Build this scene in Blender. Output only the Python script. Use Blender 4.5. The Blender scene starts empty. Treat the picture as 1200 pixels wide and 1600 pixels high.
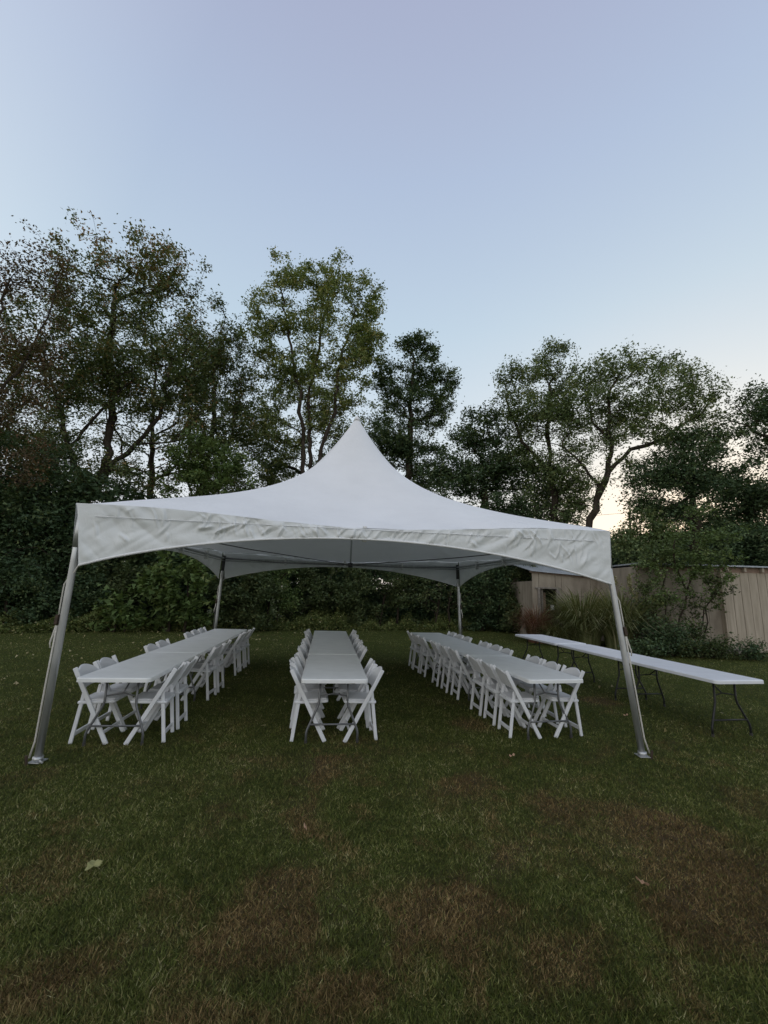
import bpy, bmesh, math, random
import numpy as np
from mathutils import Matrix, Vector
R = math.radians
sc = bpy.context.scene
COL = sc.collection
rnd = random.Random(7)
rng = np.random.default_rng(11)

# ------------------------------------------------------------------ camera
F, PITCH, ROLL, CH = 655.6, .183, -.031, 1.755
cd = bpy.data.cameras.new('camera'); cam = bpy.data.objects.new('camera', cd); COL.objects.link(cam)
cd.sensor_fit = 'VERTICAL'; cd.sensor_height = 24; cd.lens = F/1600*24; cd.clip_start = .05; cd.clip_end = 3000
cam.matrix_world = Matrix.Translation((0, 0, CH)) @ Matrix.Rotation(math.pi/2+PITCH, 4, 'X') @ Matrix.Rotation(-ROLL, 4, 'Z')
sc.camera = cam
# ------------------------------------------------------------------ sky
SUN_AZ, SUN_EL = R(38), R(4)                      # clockwise from +Y, low behind the right-hand trees
w = bpy.data.worlds.new('World'); sc.world = w; w.use_nodes = True
nt = w.node_tree; N = nt.nodes; L = nt.links; bg = N['Background']
sky = N.new('ShaderNodeTexSky'); sky.sky_type = 'NISHITA'; sky.sun_disc = False
sky.sun_elevation = SUN_EL; sky.sun_rotation = SUN_AZ; sky.dust_density = 1.5
tc = N.new('ShaderNodeTexCoord'); sep = N.new('ShaderNodeSeparateXYZ'); L.new(tc.outputs['Generated'], sep.inputs[0])
def mth(op, a, b=None, clamp=False):
    n = N.new('ShaderNodeMath'); n.operation = op; n.use_clamp = clamp
    for i, v in enumerate((a, b)):
        if v is None: continue
        if isinstance(v, (int, float)): n.inputs[i].default_value = v
        else: L.new(v, n.inputs[i])
    return n.outputs[0]
def ramp(fac, stops):
    n = N.new('ShaderNodeValToRGB'); L.new(fac, n.inputs[0]); cr = n.color_ramp
    while len(cr.elements) < len(stops): cr.elements.new(.5)
    for e, (p, c) in zip(cr.elements, stops): e.position = p; e.color = (*c, 1)
    return n.outputs[0]
def mix(fac, a, b, bt='MIX'):
    n = N.new('ShaderNodeMix'); n.data_type = 'RGBA'; n.blend_type = bt
    if isinstance(fac, (int, float)): n.inputs[0].default_value = fac
    else: L.new(fac, n.inputs[0])
    for i, v in ((6, a), (7, b)):
        if isinstance(v, tuple): n.inputs[i].default_value = (*v, 1)
        else: L.new(v, n.inputs[i])
    return n.outputs[2]
up = mth('MAXIMUM', sep.outputs[2], 0.0)
# twilight colours by elevation (sine), sunlit side and opposite side
front = ramp(up, [(0, (.86, .82, .77)), (.10, (.80, .80, .82)), (.30, (.67, .75, .825)), (.55, (.515, .64, .76)), (.75, (.43, .52, .69)), (.88, (.39, .435, .60)), (1, (.42, .46, .61))])
back = ramp(up, [(0, (.90, .86, .80)), (.2, (1.10, 1.07, 1.02)), (.5, (1.32, 1.30, 1.28)), (.8, (.92, .94, .99)), (1, (.42, .46, .61))])
dx = mth('MULTIPLY', sep.outputs[0], math.sin(SUN_AZ)); dy = mth('MULTIPLY', sep.outputs[1], math.cos(SUN_AZ))
toward = mth('ADD', dx, dy)                       # +1 towards the sun's azimuth at the horizon
bf = mth('ADD', mth('MULTIPLY', toward, -.7), .15, True)
base = mix(bf, front, back)
glow = mth('MULTIPLY', mth('POWER', mth('MAXIMUM', toward, 0.0), 12.0), .7)
warm = mix(glow, base, (1.02, .93, .76))
L.new(warm, bg.inputs[0]); bg.inputs[1].default_value = 1.0
# Nishita added at low strength on top of the twilight ramp
add = N.new('ShaderNodeAddShader'); bg2 = N.new('ShaderNodeBackground'); L.new(sky.outputs[0], bg2.inputs[0]); bg2.inputs[1].default_value = .02
L.new(bg.outputs[0], add.inputs[0]); L.new(bg2.outputs[0], add.inputs[1]); L.new(add.outputs[0], N['World Output'].inputs[0])
sl = bpy.data.lights.new('sun', 'SUN'); so = bpy.data.objects.new('sun', sl); COL.objects.link(so)
sl.energy = .35; sl.angle = R(14); sl.color = (1, .86, .7)
sd = Vector((math.sin(SUN_AZ)*math.cos(SUN_EL), math.cos(SUN_AZ)*math.cos(SUN_EL), math.sin(SUN_EL)))
so.rotation_euler = (-sd).to_track_quat('-Z', 'Y').to_euler()
vs = sc.view_settings; vs.view_transform = 'Standard'; vs.look = 'None'; vs.exposure = 0; vs.gamma = 1
sc.cycles.use_denoising = True
sc.cycles.max_bounces = 6; sc.cycles.diffuse_bounces = 3; sc.cycles.transmission_bounces = 3; sc.cycles.transparent_max_bounces = 4

# ------------------------------------------------------------------ helpers
def at(px, py, Y):                                # where the sight line through a photo pixel is Y metres away
    dx, dy = px-600, 800-py; cr, sr = math.cos(ROLL), math.sin(ROLL)
    X = cr*dx+sr*dy; V = -sr*dx+cr*dy; c, s = math.cos(PITCH), math.sin(PITCH)
    d = np.array([X/F, c-s*V/F, s+c*V/F]); return d/d[1]*Y+np.array([0, 0, CH])
def ground_at(px, py):
    d = at(px, py, 1.)-np.array([0, 0, CH]); return d*(-CH/d[2])+np.array([0, 0, CH])
def tag(o, label=None, cat=None, group=None, kind=None):
    for k, v in (('label', label), ('category', cat), ('group', group), ('kind', kind)):
        if v: o[k] = v
    return o
def empty(name, loc=(0, 0, 0), rz=0):
    o = bpy.data.objects.new(name, None); COL.objects.link(o); o.location = loc; o.rotation_euler = (0, 0, rz); o.empty_display_size = .1
    return o
def link(name, me, mat=None, parent=None, smooth=False):
    o = bpy.data.objects.new(name, me); COL.objects.link(o)
    if mat and not me.materials: me.materials.append(mat)
    if parent: o.parent = parent
    if smooth: me.polygons.foreach_set('use_smooth', np.ones(len(me.polygons), bool))
    return o
def copy_tree(o, parent=None):
    c = o.copy(); COL.objects.link(c); c.parent = parent
    for ch in list(o.children): copy_tree(ch, c)
    return c
def np_mesh(name, V, Fc, tint=None):              # all faces have the same corner count
    V = np.asarray(V, np.float32); Fc = np.asarray(Fc, np.int32); me = bpy.data.meshes.new(name)
    me.vertices.add(len(V)); me.vertices.foreach_set('co', V.ravel())
    k = Fc.shape[1]; me.loops.add(Fc.size); me.loops.foreach_set('vertex_index', Fc.ravel())
    me.polygons.add(len(Fc)); me.polygons.foreach_set('loop_start', np.arange(0, Fc.size, k, dtype=np.int32))
    me.update(calc_edges=True)
    if tint is not None:
        for nm, arr in (tint.items() if isinstance(tint, dict) else [('tint', tint)]):
            a = me.attributes.new(nm, 'FLOAT', 'FACE'); a.data.foreach_set('value', np.asarray(arr, np.float32))
    return me
class MB:
    def __init__(s): s.v = []; s.f = []
    def box(s, c, sz, rot=None):
        n = len(s.v)
        for x in (-.5, .5):
            for y in (-.5, .5):
                for z in (-.5, .5):
                    p = Vector((x*sz[0], y*sz[1], z*sz[2]))
                    if rot is not None: p = rot @ p
                    s.v.append(tuple(Vector(c)+p))
        s.f += [tuple(n+i for i in q) for q in ((0, 1, 3, 2), (4, 6, 7, 5), (0, 4, 5, 1), (2, 3, 7, 6), (0, 2, 6, 4), (1, 5, 7, 3))]
        return s
    def bar(s, a, b, wx, wy, side=(1, 0, 0)):     # rectangular bar from a to b, wx along 'side'
        a, b = Vector(a), Vector(b); d = (b-a).normalized(); sx = Vector(side); sx = (sx-d*sx.dot(d)).normalized(); sy = d.cross(sx)
        return s.box((a+b)/2, (wx, wy, (b-a).length), Matrix((sx, sy, d)).transposed())
    def tube(s, pts, r, n=8, cap=True):
        pts = [Vector(p) for p in pts]; rs = r if hasattr(r, '__len__') else [r]*len(pts); b0 = len(s.v); u = None
        for i, p in enumerate(pts):
            d = (pts[min(i+1, len(pts)-1)]-pts[max(i-1, 0)]).normalized()
            if u is None: u = d.orthogonal().normalized()
            else: u = (u-d*u.dot(d)).normalized()
            v = d.cross(u)
            for k in range(n):
                a = 2*math.pi*k/n; s.v.append(tuple(p+(u*math.cos(a)+v*math.sin(a))*rs[i]))
        for i in range(len(pts)-1):
            for k in range(n):
                k2 = (k+1) % n; s.f.append((b0+i*n+k, b0+i*n+k2, b0+i*n+n+k2, b0+i*n+n+k))
        if cap:
            s.f.append(tuple(b0+k for k in reversed(range(n)))); e = b0+(len(pts)-1)*n; s.f.append(tuple(e+k for k in range(n)))
        return s
    def grid(s, P):                               # P[rows][cols] of points
        b0 = len(s.v); nr, nc = len(P), len(P[0])
        for row in P: s.v += [tuple(p) for p in row]
        for i in range(nr-1):
            for j in range(nc-1): s.f.append((b0+i*nc+j, b0+i*nc+j+1, b0+i*nc+nc+j+1, b0+i*nc+nc+j))
        return s
    def build(s, name, mat=None, parent=None, bevel=0, smooth=False, seg=2):
        me = bpy.data.meshes.new(name); me.from_pydata(s.v, [], s.f); me.update()
        if bevel:
            bm = bmesh.new(); bm.from_mesh(me); bmesh.ops.recalc_face_normals(bm, faces=bm.faces)
            bmesh.ops.bevel(bm, geom=list(bm.edges), offset=bevel, segments=seg, profile=.5, affect='EDGES'); bm.to_mesh(me); bm.free()
        return link(name, me, mat, parent, smooth)
def vnoise(x, y, seed=0):                         # value noise, vectorised
    x = np.asarray(x, float); y = np.asarray(y, float); xi = np.floor(x).astype(np.int64); yi = np.floor(y).astype(np.int64); fx = x-xi; fy = y-yi
    fx = fx*fx*(3-2*fx); fy = fy*fy*(3-2*fy)
    def h(a, b):
        n = (a*374761393+b*668265263+seed*974711) & 0x7fffffff; n = ((n ^ (n >> 13))*1274126177) & 0x7fffffff
        return ((n ^ (n >> 16)) & 0xffff)/65535.
    return (h(xi, yi)*(1-fx)+h(xi+1, yi)*fx)*(1-fy)+(h(xi, yi+1)*(1-fx)+h(xi+1, yi+1)*fx)*fy
def fbm(x, y, seed=0, o=4):
    return sum(vnoise(x*2**i, y*2**i, seed+i)*.5**i for i in range(o))/sum(.5**i for i in range(o))
def sstep(a, b, x):
    t = np.clip((x-a)/(b-a), 0, 1); return t*t*(3-2*t)

# ------------------------------------------------------------------ materials
class M:
    def __init__(s, name):
        s.m = bpy.data.materials.new(name); s.m.use_nodes = True; s.n = s.m.node_tree.nodes; s.l = s.m.node_tree.links; s.b = s.n['Principled BSDF']
    def node(s, t, **kw):
        n = s.n.new(t)
        for k, v in kw.items():
            if k in n.inputs: n.inputs[k].default_value = v
            else: setattr(n, k, v)
        return n
    def noise(s, scale, detail=4, vec=None, rough=.55):
        n = s.node('ShaderNodeTexNoise'); n.inputs['Scale'].default_value = scale; n.inputs['Detail'].default_value = detail; n.inputs['Roughness'].default_value = rough
        s.l.new(vec if vec is not None else s.coord(), n.inputs['Vector']); return n.outputs['Fac']
    def coord(s, kind='Object', sc=None):
        t = s.node('ShaderNodeTexCoord').outputs[kind]
        if sc:
            m = s.node('ShaderNodeMapping'); s.l.new(t, m.inputs[0]); m.inputs['Scale'].default_value = sc; t = m.outputs[0]
        return t
    def ramp(s, fac, stops):
        n = s.node('ShaderNodeValToRGB'); s.l.new(fac, n.inputs[0]); cr = n.color_ramp
        while len(cr.elements) < len(stops): cr.elements.new(.5)
        for e, (p, c) in zip(cr.elements, stops): e.position = p; e.color = (*c, 1)
        return n.outputs[0]
    def mix(s, fac, a, b, bt='MIX'):
        n = s.node('ShaderNodeMix', data_type='RGBA', blend_type=bt)
        if isinstance(fac, (int, float)): n.inputs[0].default_value = fac
        else: s.l.new(fac, n.inputs[0])
        for i, v in ((6, a), (7, b)):
            if isinstance(v, tuple): n.inputs[i].default_value = (*v, 1)
            else: s.l.new(v, n.inputs[i])
        return n.outputs[2]
    def attr(s, name): return s.node('ShaderNodeAttribute', attribute_name=name).outputs['Fac']
    def col(s, c, rough=.5, metal=0, spec=.5):
        if isinstance(c, tuple): s.b.inputs['Base Color'].default_value = (*c, 1)
        else: s.l.new(c, s.b.inputs['Base Color'])
        s.b.inputs['Roughness'].default_value = rough; s.b.inputs['Metallic'].default_value = metal; s.b.inputs['Specular IOR Level'].default_value = spec; return s
    def bump(s, h, st=.2, dist=.01):
        n = s.node('ShaderNodeBump'); n.inputs['Strength'].default_value = st; n.inputs['Distance'].default_value = dist; s.l.new(h, n.inputs['Height']); s.l.new(n.outputs[0], s.b.inputs['Normal']); return s
    def translucent(s, amount, c):
        t = s.node('ShaderNodeBsdfTranslucent'); mx = s.node('ShaderNodeMixShader'); mx.inputs[0].default_value = amount
        if isinstance(c, tuple): t.inputs[0].default_value = (*c, 1)
        else: s.l.new(c, t.inputs[0])
        s.l.new(s.b.outputs[0], mx.inputs[1]); s.l.new(t.outputs[0], mx.inputs[2]); s.l.new(mx.outputs[0], s.n['Material Output'].inputs[0]); return s

def simple(name, c1, c2, scale=8, rough=.5, metal=0, bump=0, bscale=60, dist=.003, spec=.5, stretch=None):
    m = M(name); v = m.coord('Object', stretch) if stretch else None
    m.col(m.ramp(m.noise(scale, 5, v), [(.3, c1), (.7, c2)]), rough, metal, spec)
    if bump: m.bump(m.noise(bscale, 3, v), bump, dist)
    return m.m
vinyl = M('tent_vinyl'); vc = vinyl.ramp(vinyl.noise(1.7, 6), [(.3, (.84, .84, .84)), (.7, (.90, .90, .90))]); vinyl.col(vc, .5, 0, .35)
vinyl.bump(vinyl.noise(7, 6, vinyl.coord('Object', (1, 1, .6))), .5, .03); vinyl.translucent(.10, (.8, .82, .8))
VINYL = vinyl.m
valm = M('shaded_valance_vinyl'); valm.col(valm.ramp(valm.noise(3.1, 7), [(.25, (.74, .76, .755)), (.7, (.83, .845, .84))]), .5, 0, .35)  # roof vinyl in a greyer copy: shade on the hanging sides put into colour
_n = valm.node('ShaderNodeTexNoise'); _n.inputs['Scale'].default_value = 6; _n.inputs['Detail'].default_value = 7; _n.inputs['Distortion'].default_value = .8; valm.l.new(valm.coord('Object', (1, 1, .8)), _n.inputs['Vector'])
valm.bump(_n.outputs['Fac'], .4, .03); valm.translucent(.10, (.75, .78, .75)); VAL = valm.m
STRAP = simple('white_webbing', (.6, .6, .58), (.72, .72, .7), 20, .8)
STEEL = simple('galvanised_pipe', (.42, .43, .43), (.58, .59, .59), 14, .42, .75, .1, 90, stretch=(1, 1, .3))
DARKM = simple('dark_fitting', (.05, .05, .05), (.09, .085, .08), 30, .5, .4)
RUST = simple('rusty_ratchet', (.04, .028, .02), (.09, .06, .04), 40, .8, .2)
ROPE = simple('white_rope', (.45, .43, .38), (.65, .62, .56), 60, .9)
RESIN = simple('white_resin', (.70, .71, .73), (.78, .79, .81), 6, .38, 0, .05, 150, spec=.45)
PAD = simple('white_vinyl_pad', (.66, .66, .67), (.74, .74, .75), 12, .5, 0, .15, 120)
TOP = simple('table_plastic', (.76, .77, .76), (.84, .85, .84), 5, .42, 0, .25, 220, .0015)
TOPB = simple('table_plastic_white', (.74, .75, .77), (.82, .83, .85), 5, .4, 0, .25, 220, .0015)
TLEG = simple('grey_table_steel', (.13, .135, .14), (.2, .205, .21), 30, .4, .5)
TLEGB = simple('black_table_steel', (.02, .02, .021), (.04, .04, .042), 30, .45, .4)
BARK = simple('bark', (.025, .02, .015), (.075, .06, .045), 6, .95, 0, .8, 14, .04, .1, stretch=(1, 1, .25))
BARKG = simple('grey_bark', (.06, .05, .04), (.14, .12, .095), 6, .95, 0, .8, 14, .04, .1, stretch=(1, 1, .25))
def leafmat(name, stops, tr=.22):
    m = M(name); c = m.ramp(m.attr('tint'), stops); m.col(c, .55, 0, .25); m.translucent(tr, m.mix(1., c, (1.3, 1.25, .6), 'MULTIPLY')); return m.m
LF = {
 'oak': leafmat('oak_leaves', [(0, (0.054, 0.089, 0.034)), (.55, (0.123, 0.161, 0.060)), (.85, (0.211, 0.183, 0.073)), (1, (0.325, 0.183, 0.088))]),
 'russet': leafmat('russet_leaves', [(0, (.06, .055, .028)), (.5, (.11, .085, .045)), (.8, (.17, .105, .06)), (1, (.26, .15, .085))]),
 'poplar': leafmat('poplar_leaves', [(0, (0.092, 0.142, 0.052)), (.5, (0.200, 0.253, 0.088)), (.85, (0.318, 0.327, 0.120)), (1, (0.478, 0.386, 0.174))]),
 'dark': leafmat('dark_leaves', [(0, (0.041, 0.073, 0.038)), (.6, (0.087, 0.135, 0.061)), (1, (0.174, 0.209, 0.087))]),
 'locust': leafmat('locust_leaves', [(0, (0.074, 0.115, 0.049)), (.6, (0.160, 0.211, 0.087)), (1, (0.299, 0.319, 0.125))]),
 'fresh': leafmat('fresh_leaves', [(0, (0.069, 0.112, 0.034)), (.6, (0.130, 0.191, 0.061)), (1, (0.241, 0.276, 0.103))]),
 'scrub': leafmat('scrub_leaves', [(0, (0.044, 0.069, 0.029)), (.6, (0.092, 0.123, 0.048)), (1, (0.176, 0.187, 0.077))]),
 'spray': leafmat('spray_leaves', [(0, (.07, .11, .035)), (.6, (.14, .20, .07)), (1, (.24, .29, .12))]),
 'weed': leafmat('weed_leaves', [(0, (0.090, 0.126, 0.039)), (.6, (0.181, 0.220, 0.073)), (.9, (0.363, 0.338, 0.130)), (1, (0.778, 0.699, 0.414))]),
 'plume': leafmat('plume_grass', [(0, (.10, .12, .045)), (.6, (.21, .23, .10)), (.85, (.36, .34, .19)), (1, (.5, .44, .3))]),
 'dead': leafmat('dead_leaves', [(0, (0.117, 0.058, 0.039)), (.6, (0.221, 0.111, 0.072)), (1, (0.351, 0.195, 0.130))]),
}

# ------------------------------------------------------------------ lawn
blobs = [(2.05, 3.62, .55, .26, 1), (1.75, 3.95, .4, .2, .8), (2.15, 3.1, .55, .3, 1), (2.1, 2.75, .6, .3, .9), (.45, 2.65, .45, .4, .75), (.95, 2.45, .5, .25, .6), (-.55, 2.75, .22, .45, .75), (-.5, 3.6, .2, .3, .6), (-.43, 4.5, .3, .25, .9), (1.36, 6.1, .35, .4, .9), (1.0, 4.35, .35, .18, .7), (-1.4, 2.2, .3, .2, .6), (3.8, 7.6, .3, .4, .8), (.5, 5.2, .5, .2, .5), (-.15, 2.25, .3, .15, .8)]
def dry(x, y):
    x0_, y0_ = x, y; x = x+(fbm(x*2.5, y*2.5, 61)-.5)*.5; y = y+(fbm(x*2.5+9, y*2.5, 62)-.5)*.5; n = fbm(x*2.2+5, y*2.2, 3, 5); d = np.zeros_like(x)
    for bx, by, sx, sy, a in blobs: d = np.maximum(d, a*np.exp(-((x-bx)/sx)**2-((y-by)/sy)**2))
    near = 1-sstep(4.5, 7, y)
    return np.clip(sstep(.22, .85, d*1.05+(n-.5)*1.5+.10*near)*.85+sstep(.5, .75, fbm(x*4, y*4+9, 8))*.4*(.35+near), 0, 1)
def lawn_edge(x):                                 # where the mown grass stops at the wood
    return np.interp(x, [-40, -12.2, -8.2, -4.3, .2, 2.8, 7.6, 12, 40], [12, 14.0, 16.2, 17.7, 19.1, 20, 21.5, 22, 22])
lawn = M('lawn_soil'); dd = lawn.attr('dry')
g1 = lawn.ramp(lawn.noise(26, 8), [(.3, (.024, .032, .008)), (.7, (.075, .095, .022))]); g2 = lawn.ramp(lawn.noise(30, 8), [(.3, (.045, .033, .02)), (.7, (.11, .08, .045))])
lawn.col(lawn.mix(dd, g1, g2), .95, 0, .1).bump(lawn.noise(55, 6), .8, .03)
xs = np.concatenate([[-1500, -400, -120, -50], np.arange(-24, 24.01, .3), [50, 120, 400, 1500]]); ys = np.concatenate([[-1500, -300, -60, -10], np.arange(-4, 26.01, .3), [40, 100, 400, 1500]])
gx, gy = np.meshgrid(xs, ys); nv = gx.size; nx, ny = len(xs), len(ys)
ii = (np.arange(ny-1)[:, None]*nx+np.arange(nx-1)[None]).ravel()
me = np_mesh('ground', np.stack([gx.ravel(), gy.ravel(), np.zeros(nv)], 1), np.stack([ii, ii+1, ii+nx+1, ii+nx], 1))
a = me.attributes.new('dry', 'FLOAT', 'POINT'); a.data.foreach_set('value', dry(gx.ravel(), gy.ravel()).astype(np.float32))
tag(link('ground', me, lawn.m), kind='structure')
# blades
gm = M('grass_blades')
gg = gm.ramp(gm.attr('tint'), [(0, (.032, .042, .010)), (.45, (.100, .126, .024)), (.75, (.21, .235, .058)), (1, (.50, .46, .24))])
gb = gm.ramp(gm.attr('tint'), [(0, (.066, .043, .016)), (.45, (.18, .118, .045)), (1, (.48, .34, .15))])
gm.col(gm.mix(gm.attr('dry'), gg, gb), .6, 0, .2); gm.translucent(.2, gm.mix(gm.attr('dry'), (.06, .09, .02), (.09, .07, .04)))
def blades(n, y0, y1, p, wk):
    u = rng.random(n)
    y = (y0**(1-p)+u*(y1**(1-p)-y0**(1-p)))**(1/(1-p))       # density falls off with distance
    x = (rng.random(n)*2-1)*(y*1.02+1.2)
    keep = y < lawn_edge(x)+.3; x, y = x[keep], y[keep]; n = len(x)
    h = (.010+.026*rng.random(n)**2)*(.72+.28*sstep(2.5, 6, y))*(.5+1.0*fbm(x*6, y*6, 21)); ang = rng.random(n)*6.283; lean = (.2+rng.random(n))*h*1.25; la = rng.random(n)*6.283
    wd = wk*(.5+.9*rng.random(n))*(1+y*.11)
    c, s = np.cos(ang)*wd/2, np.sin(ang)*wd/2
    V = np.empty((n, 3, 3)); V[:, 0] = np.stack([x-c, y-s, np.zeros(n)], 1); V[:, 1] = np.stack([x+c, y+s, np.zeros(n)], 1)
    V[:, 2] = np.stack([x+np.cos(la)*lean, y+np.sin(la)*lean, h], 1)
    d = np.clip(dry(x, y)*1.15+(rng.random(n)-.5)*.8, 0, 1)*(rng.random(n) < .9); t = np.clip(rng.beta(1.5, 2.2, n)+(fbm(x*2.2, y*2.2, 5)-.5)*.45+(fbm(x*14, y*14, 9)-.5)*.45+.10*sstep(7, 13, y), 0, 1)
    return V.reshape(-1, 3), {'tint': t, 'dry': d}
V, at_ = blades(1250000, 1.6, 21, 1.62, .0040)
link_o = link('grass', np_mesh('grass', V, np.arange(len(V)).reshape(-1, 3), at_), gm.m); tag(link_o, 'short mown lawn grass with dry brown patches', 'grass', kind='stuff')

# ------------------------------------------------------------------ tent
TC = np.array([-.60, 7.96])
CT = {'FL': (-3.264, 4.387), 'FR': (2.839, 5.214), 'BR': (2.08, 11.54), 'BL': (-4.06, 10.712)}
FT = {'FL': (-3.29, 4.467), 'FR': (2.98, 5.105), 'BR': (2.15, 11.54), 'BL': (-4.08, 10.711)}
loc = lambda p: np.array(p)-TC
ck = ['FL', 'FR', 'BR', 'BL']; corners = [loc(CT[k]) for k in ck]; PEAK = 5.16; HP = 2.44
tent = tag(empty('frame_tent', (TC[0], TC[1], 0)), 'white high-peak frame tent with scalloped valance standing on four metal legs', 'tent')
def zedge(s): return HP+.12*sstep(0, .85, abs(s))
def zbot(s): return 2.315-.41*s*s
NS, NR = 48, 40; P = []
ring = []
for k in range(4):
    a, b = corners[k], corners[(k+1) % 4]
    for i in range(NS):
        s = -1+2*i/NS; ring.append(((a+b)/2+(b-a)/2*s, s, k))
ring.append(ring[0])
for j in range(NR+1):
    t = j/NR; row = []
    for E_, s, k in ring:
        circ = E_/np.linalg.norm(E_)*3.35; m_ = sstep(.1, .9, t); xy = (circ*(1-m_)*.97+E_*(m_+.0))*t
        g = .42*(1-t)+.58*(1-t)**2.8; ze = zedge(s)
        fold = math.cos(math.pi/2*s)*(.035*math.sin(t*math.pi)**1)       # panels sag a little between the hips
        z = ze+(PEAK-ze)*g-fold
        wr = (vnoise(s*13+k*31, t*3, 2)-.5)*.05*sstep(.72, .97, t)*(1-sstep(.97, 1, t)*.6)
        row.append((xy[0], xy[1], z+wr))
    P.append(row)
MB().grid(P).build('canopy_roof', VINYL, tent, smooth=True)
cap = MB().tube([(0, 0, PEAK-.09), (0, 0, PEAK-.03), (0, 0, PEAK+.015)], [.07, .045, .012], 12).build('peak_cap', VINYL, tent, smooth=True)
def edge_pt(k, s, out=0):
    a, b = corners[k], corners[(k+1) % 4]; n = np.array([(b-a)[1], -(b-a)[0]]); n = n/np.linalg.norm(n)
    return (a+b)/2+(b-a)/2*s+n*out
for k in range(4):
    NCOL, NROW = (560, 36) if k == 0 else (240, 18)
    S, Vv = np.meshgrid(np.linspace(-1, 1, NCOL+1), np.linspace(0, 1, NROW+1)); ZT, ZB = zedge(S), zbot(S); Z = ZT+(ZB-ZT)*Vv; X = S*3.1; dn = ZT-Z
    fd = np.minimum(1, np.sin(np.pi*np.clip(Vv, .0, .985))**.5*1.1)*(1-np.abs(S)**30)
    q = X*2.2+dn*2.6*np.sign(S)
    wr = .06*(np.abs(vnoise(q*2.1, Z*1.5, 40+k)-.5)-.2)+.035*(vnoise(X*7+dn*5*np.sign(S), Z*6, 50+k)-.5)+.03*(np.abs(vnoise(X*6-Z*9, Z*5, 60+k)-.5)-.2)
    cr = random.Random(90+k); cre = np.zeros_like(X)
    for _ in range(95 if k == 0 else 30):                                  # sharp folds left from storage
        cx_ = cr.uniform(-2.95, 2.95); ht = .2+.35*(cx_/3.05)**2; top_ = cr.random() < .6; ln = cr.uniform(.06, .22)*(1+ht*1.3); an = cr.gauss(.35, .45)*(1 if cx_ < 0 else -1); y0 = .01 if top_ else max(0, ht-ln)
        if cr.random() < .25: an = cr.uniform(-1.3, 1.3); y0 = cr.uniform(0, ht*.6)
        dxn, dyn = math.sin(an), math.cos(an); al = (X-cx_)*dxn+(dn-y0)*dyn; ac = (X-cx_)*dyn-(dn-y0)*dxn+.02*np.sin(al*14+cx_)
        wd = cr.uniform(.010, .020); pr = np.exp(-(ac/wd)**2)-.45*np.exp(-((ac-wd*1.9)/wd)**2)
        cre += cr.uniform(.009, .022)*pr*sstep(-.02, .03, al)*(1-sstep(ln*.6, ln, al))
    wr = wr+cre; Aa, Bb = corners[k], corners[(k+1) % 4]; nn_ = np.array([(Bb-Aa)[1], -(Bb-Aa)[0]]); nn_ = nn_/np.linalg.norm(nn_); off_ = .012+wr*fd+.012*np.sin(Vv*np.pi/2)
    S = S*(1-np.where(S < 0, (.04, .012, .015, .03)[k], (.012, .015, .03, .035)[k])*Vv**.8*np.abs(S)**6)
    PX = (Aa+Bb)[0]/2+(Bb-Aa)[0]/2*S+nn_[0]*off_; PY = (Aa+Bb)[1]/2+(Bb-Aa)[1]/2*S+nn_[1]*off_; rows = np.stack([PX, PY, Z], 2).tolist()
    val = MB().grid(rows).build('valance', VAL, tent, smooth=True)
    hs = [(-1+2*c/60) for c in range(61)]; he = [s_*(1-((.04, .012, .015, .03)[k] if s_ < 0 else (.012, .015, .03, .035)[k])*abs(s_)**6) for s_ in hs]; hemp = [(*edge_pt(k, e_, .022), zbot(s_)) for s_, e_ in zip(hs, he)]
    MB().tube(hemp, .013, 6).build('hem', VINYL, val, smooth=True)
    sp = [(edge_pt(k, -.93+1.86*c/40, .03)[0], edge_pt(k, -.93+1.86*c/40, .03)[1], HP-.015) for c in range(41)]
    MB().tube(sp, .004, 5).build('seam', VINYL, val, smooth=True)
    a, b = corners[k]*.985, corners[(k+1) % 4]*.985
    MB().tube([(*a, HP-.03), (*((a+b)/2), HP-.045), (*b, HP-.03)], .026, 10).build('eave_pipe', STEEL, tent, smooth=True)
    MB().tube([(*(a*.995), HP-.09), (*((a+b)/2*.995), HP-.10), (*(b*.995), HP-.09)], .012, 6).build('lower_cable', STEEL, tent, smooth=True)
    for q in (-.5, 0, .5):
        e = (a+b)/2+(b-a)/2*q; d = (b-a)/np.linalg.norm(b-a)
        MB().bar((*e, HP+.03), (*e, HP-.15), .05, .075, (d[0], d[1], 0)).build('strap', STRAP, tent, bevel=.004)
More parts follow.
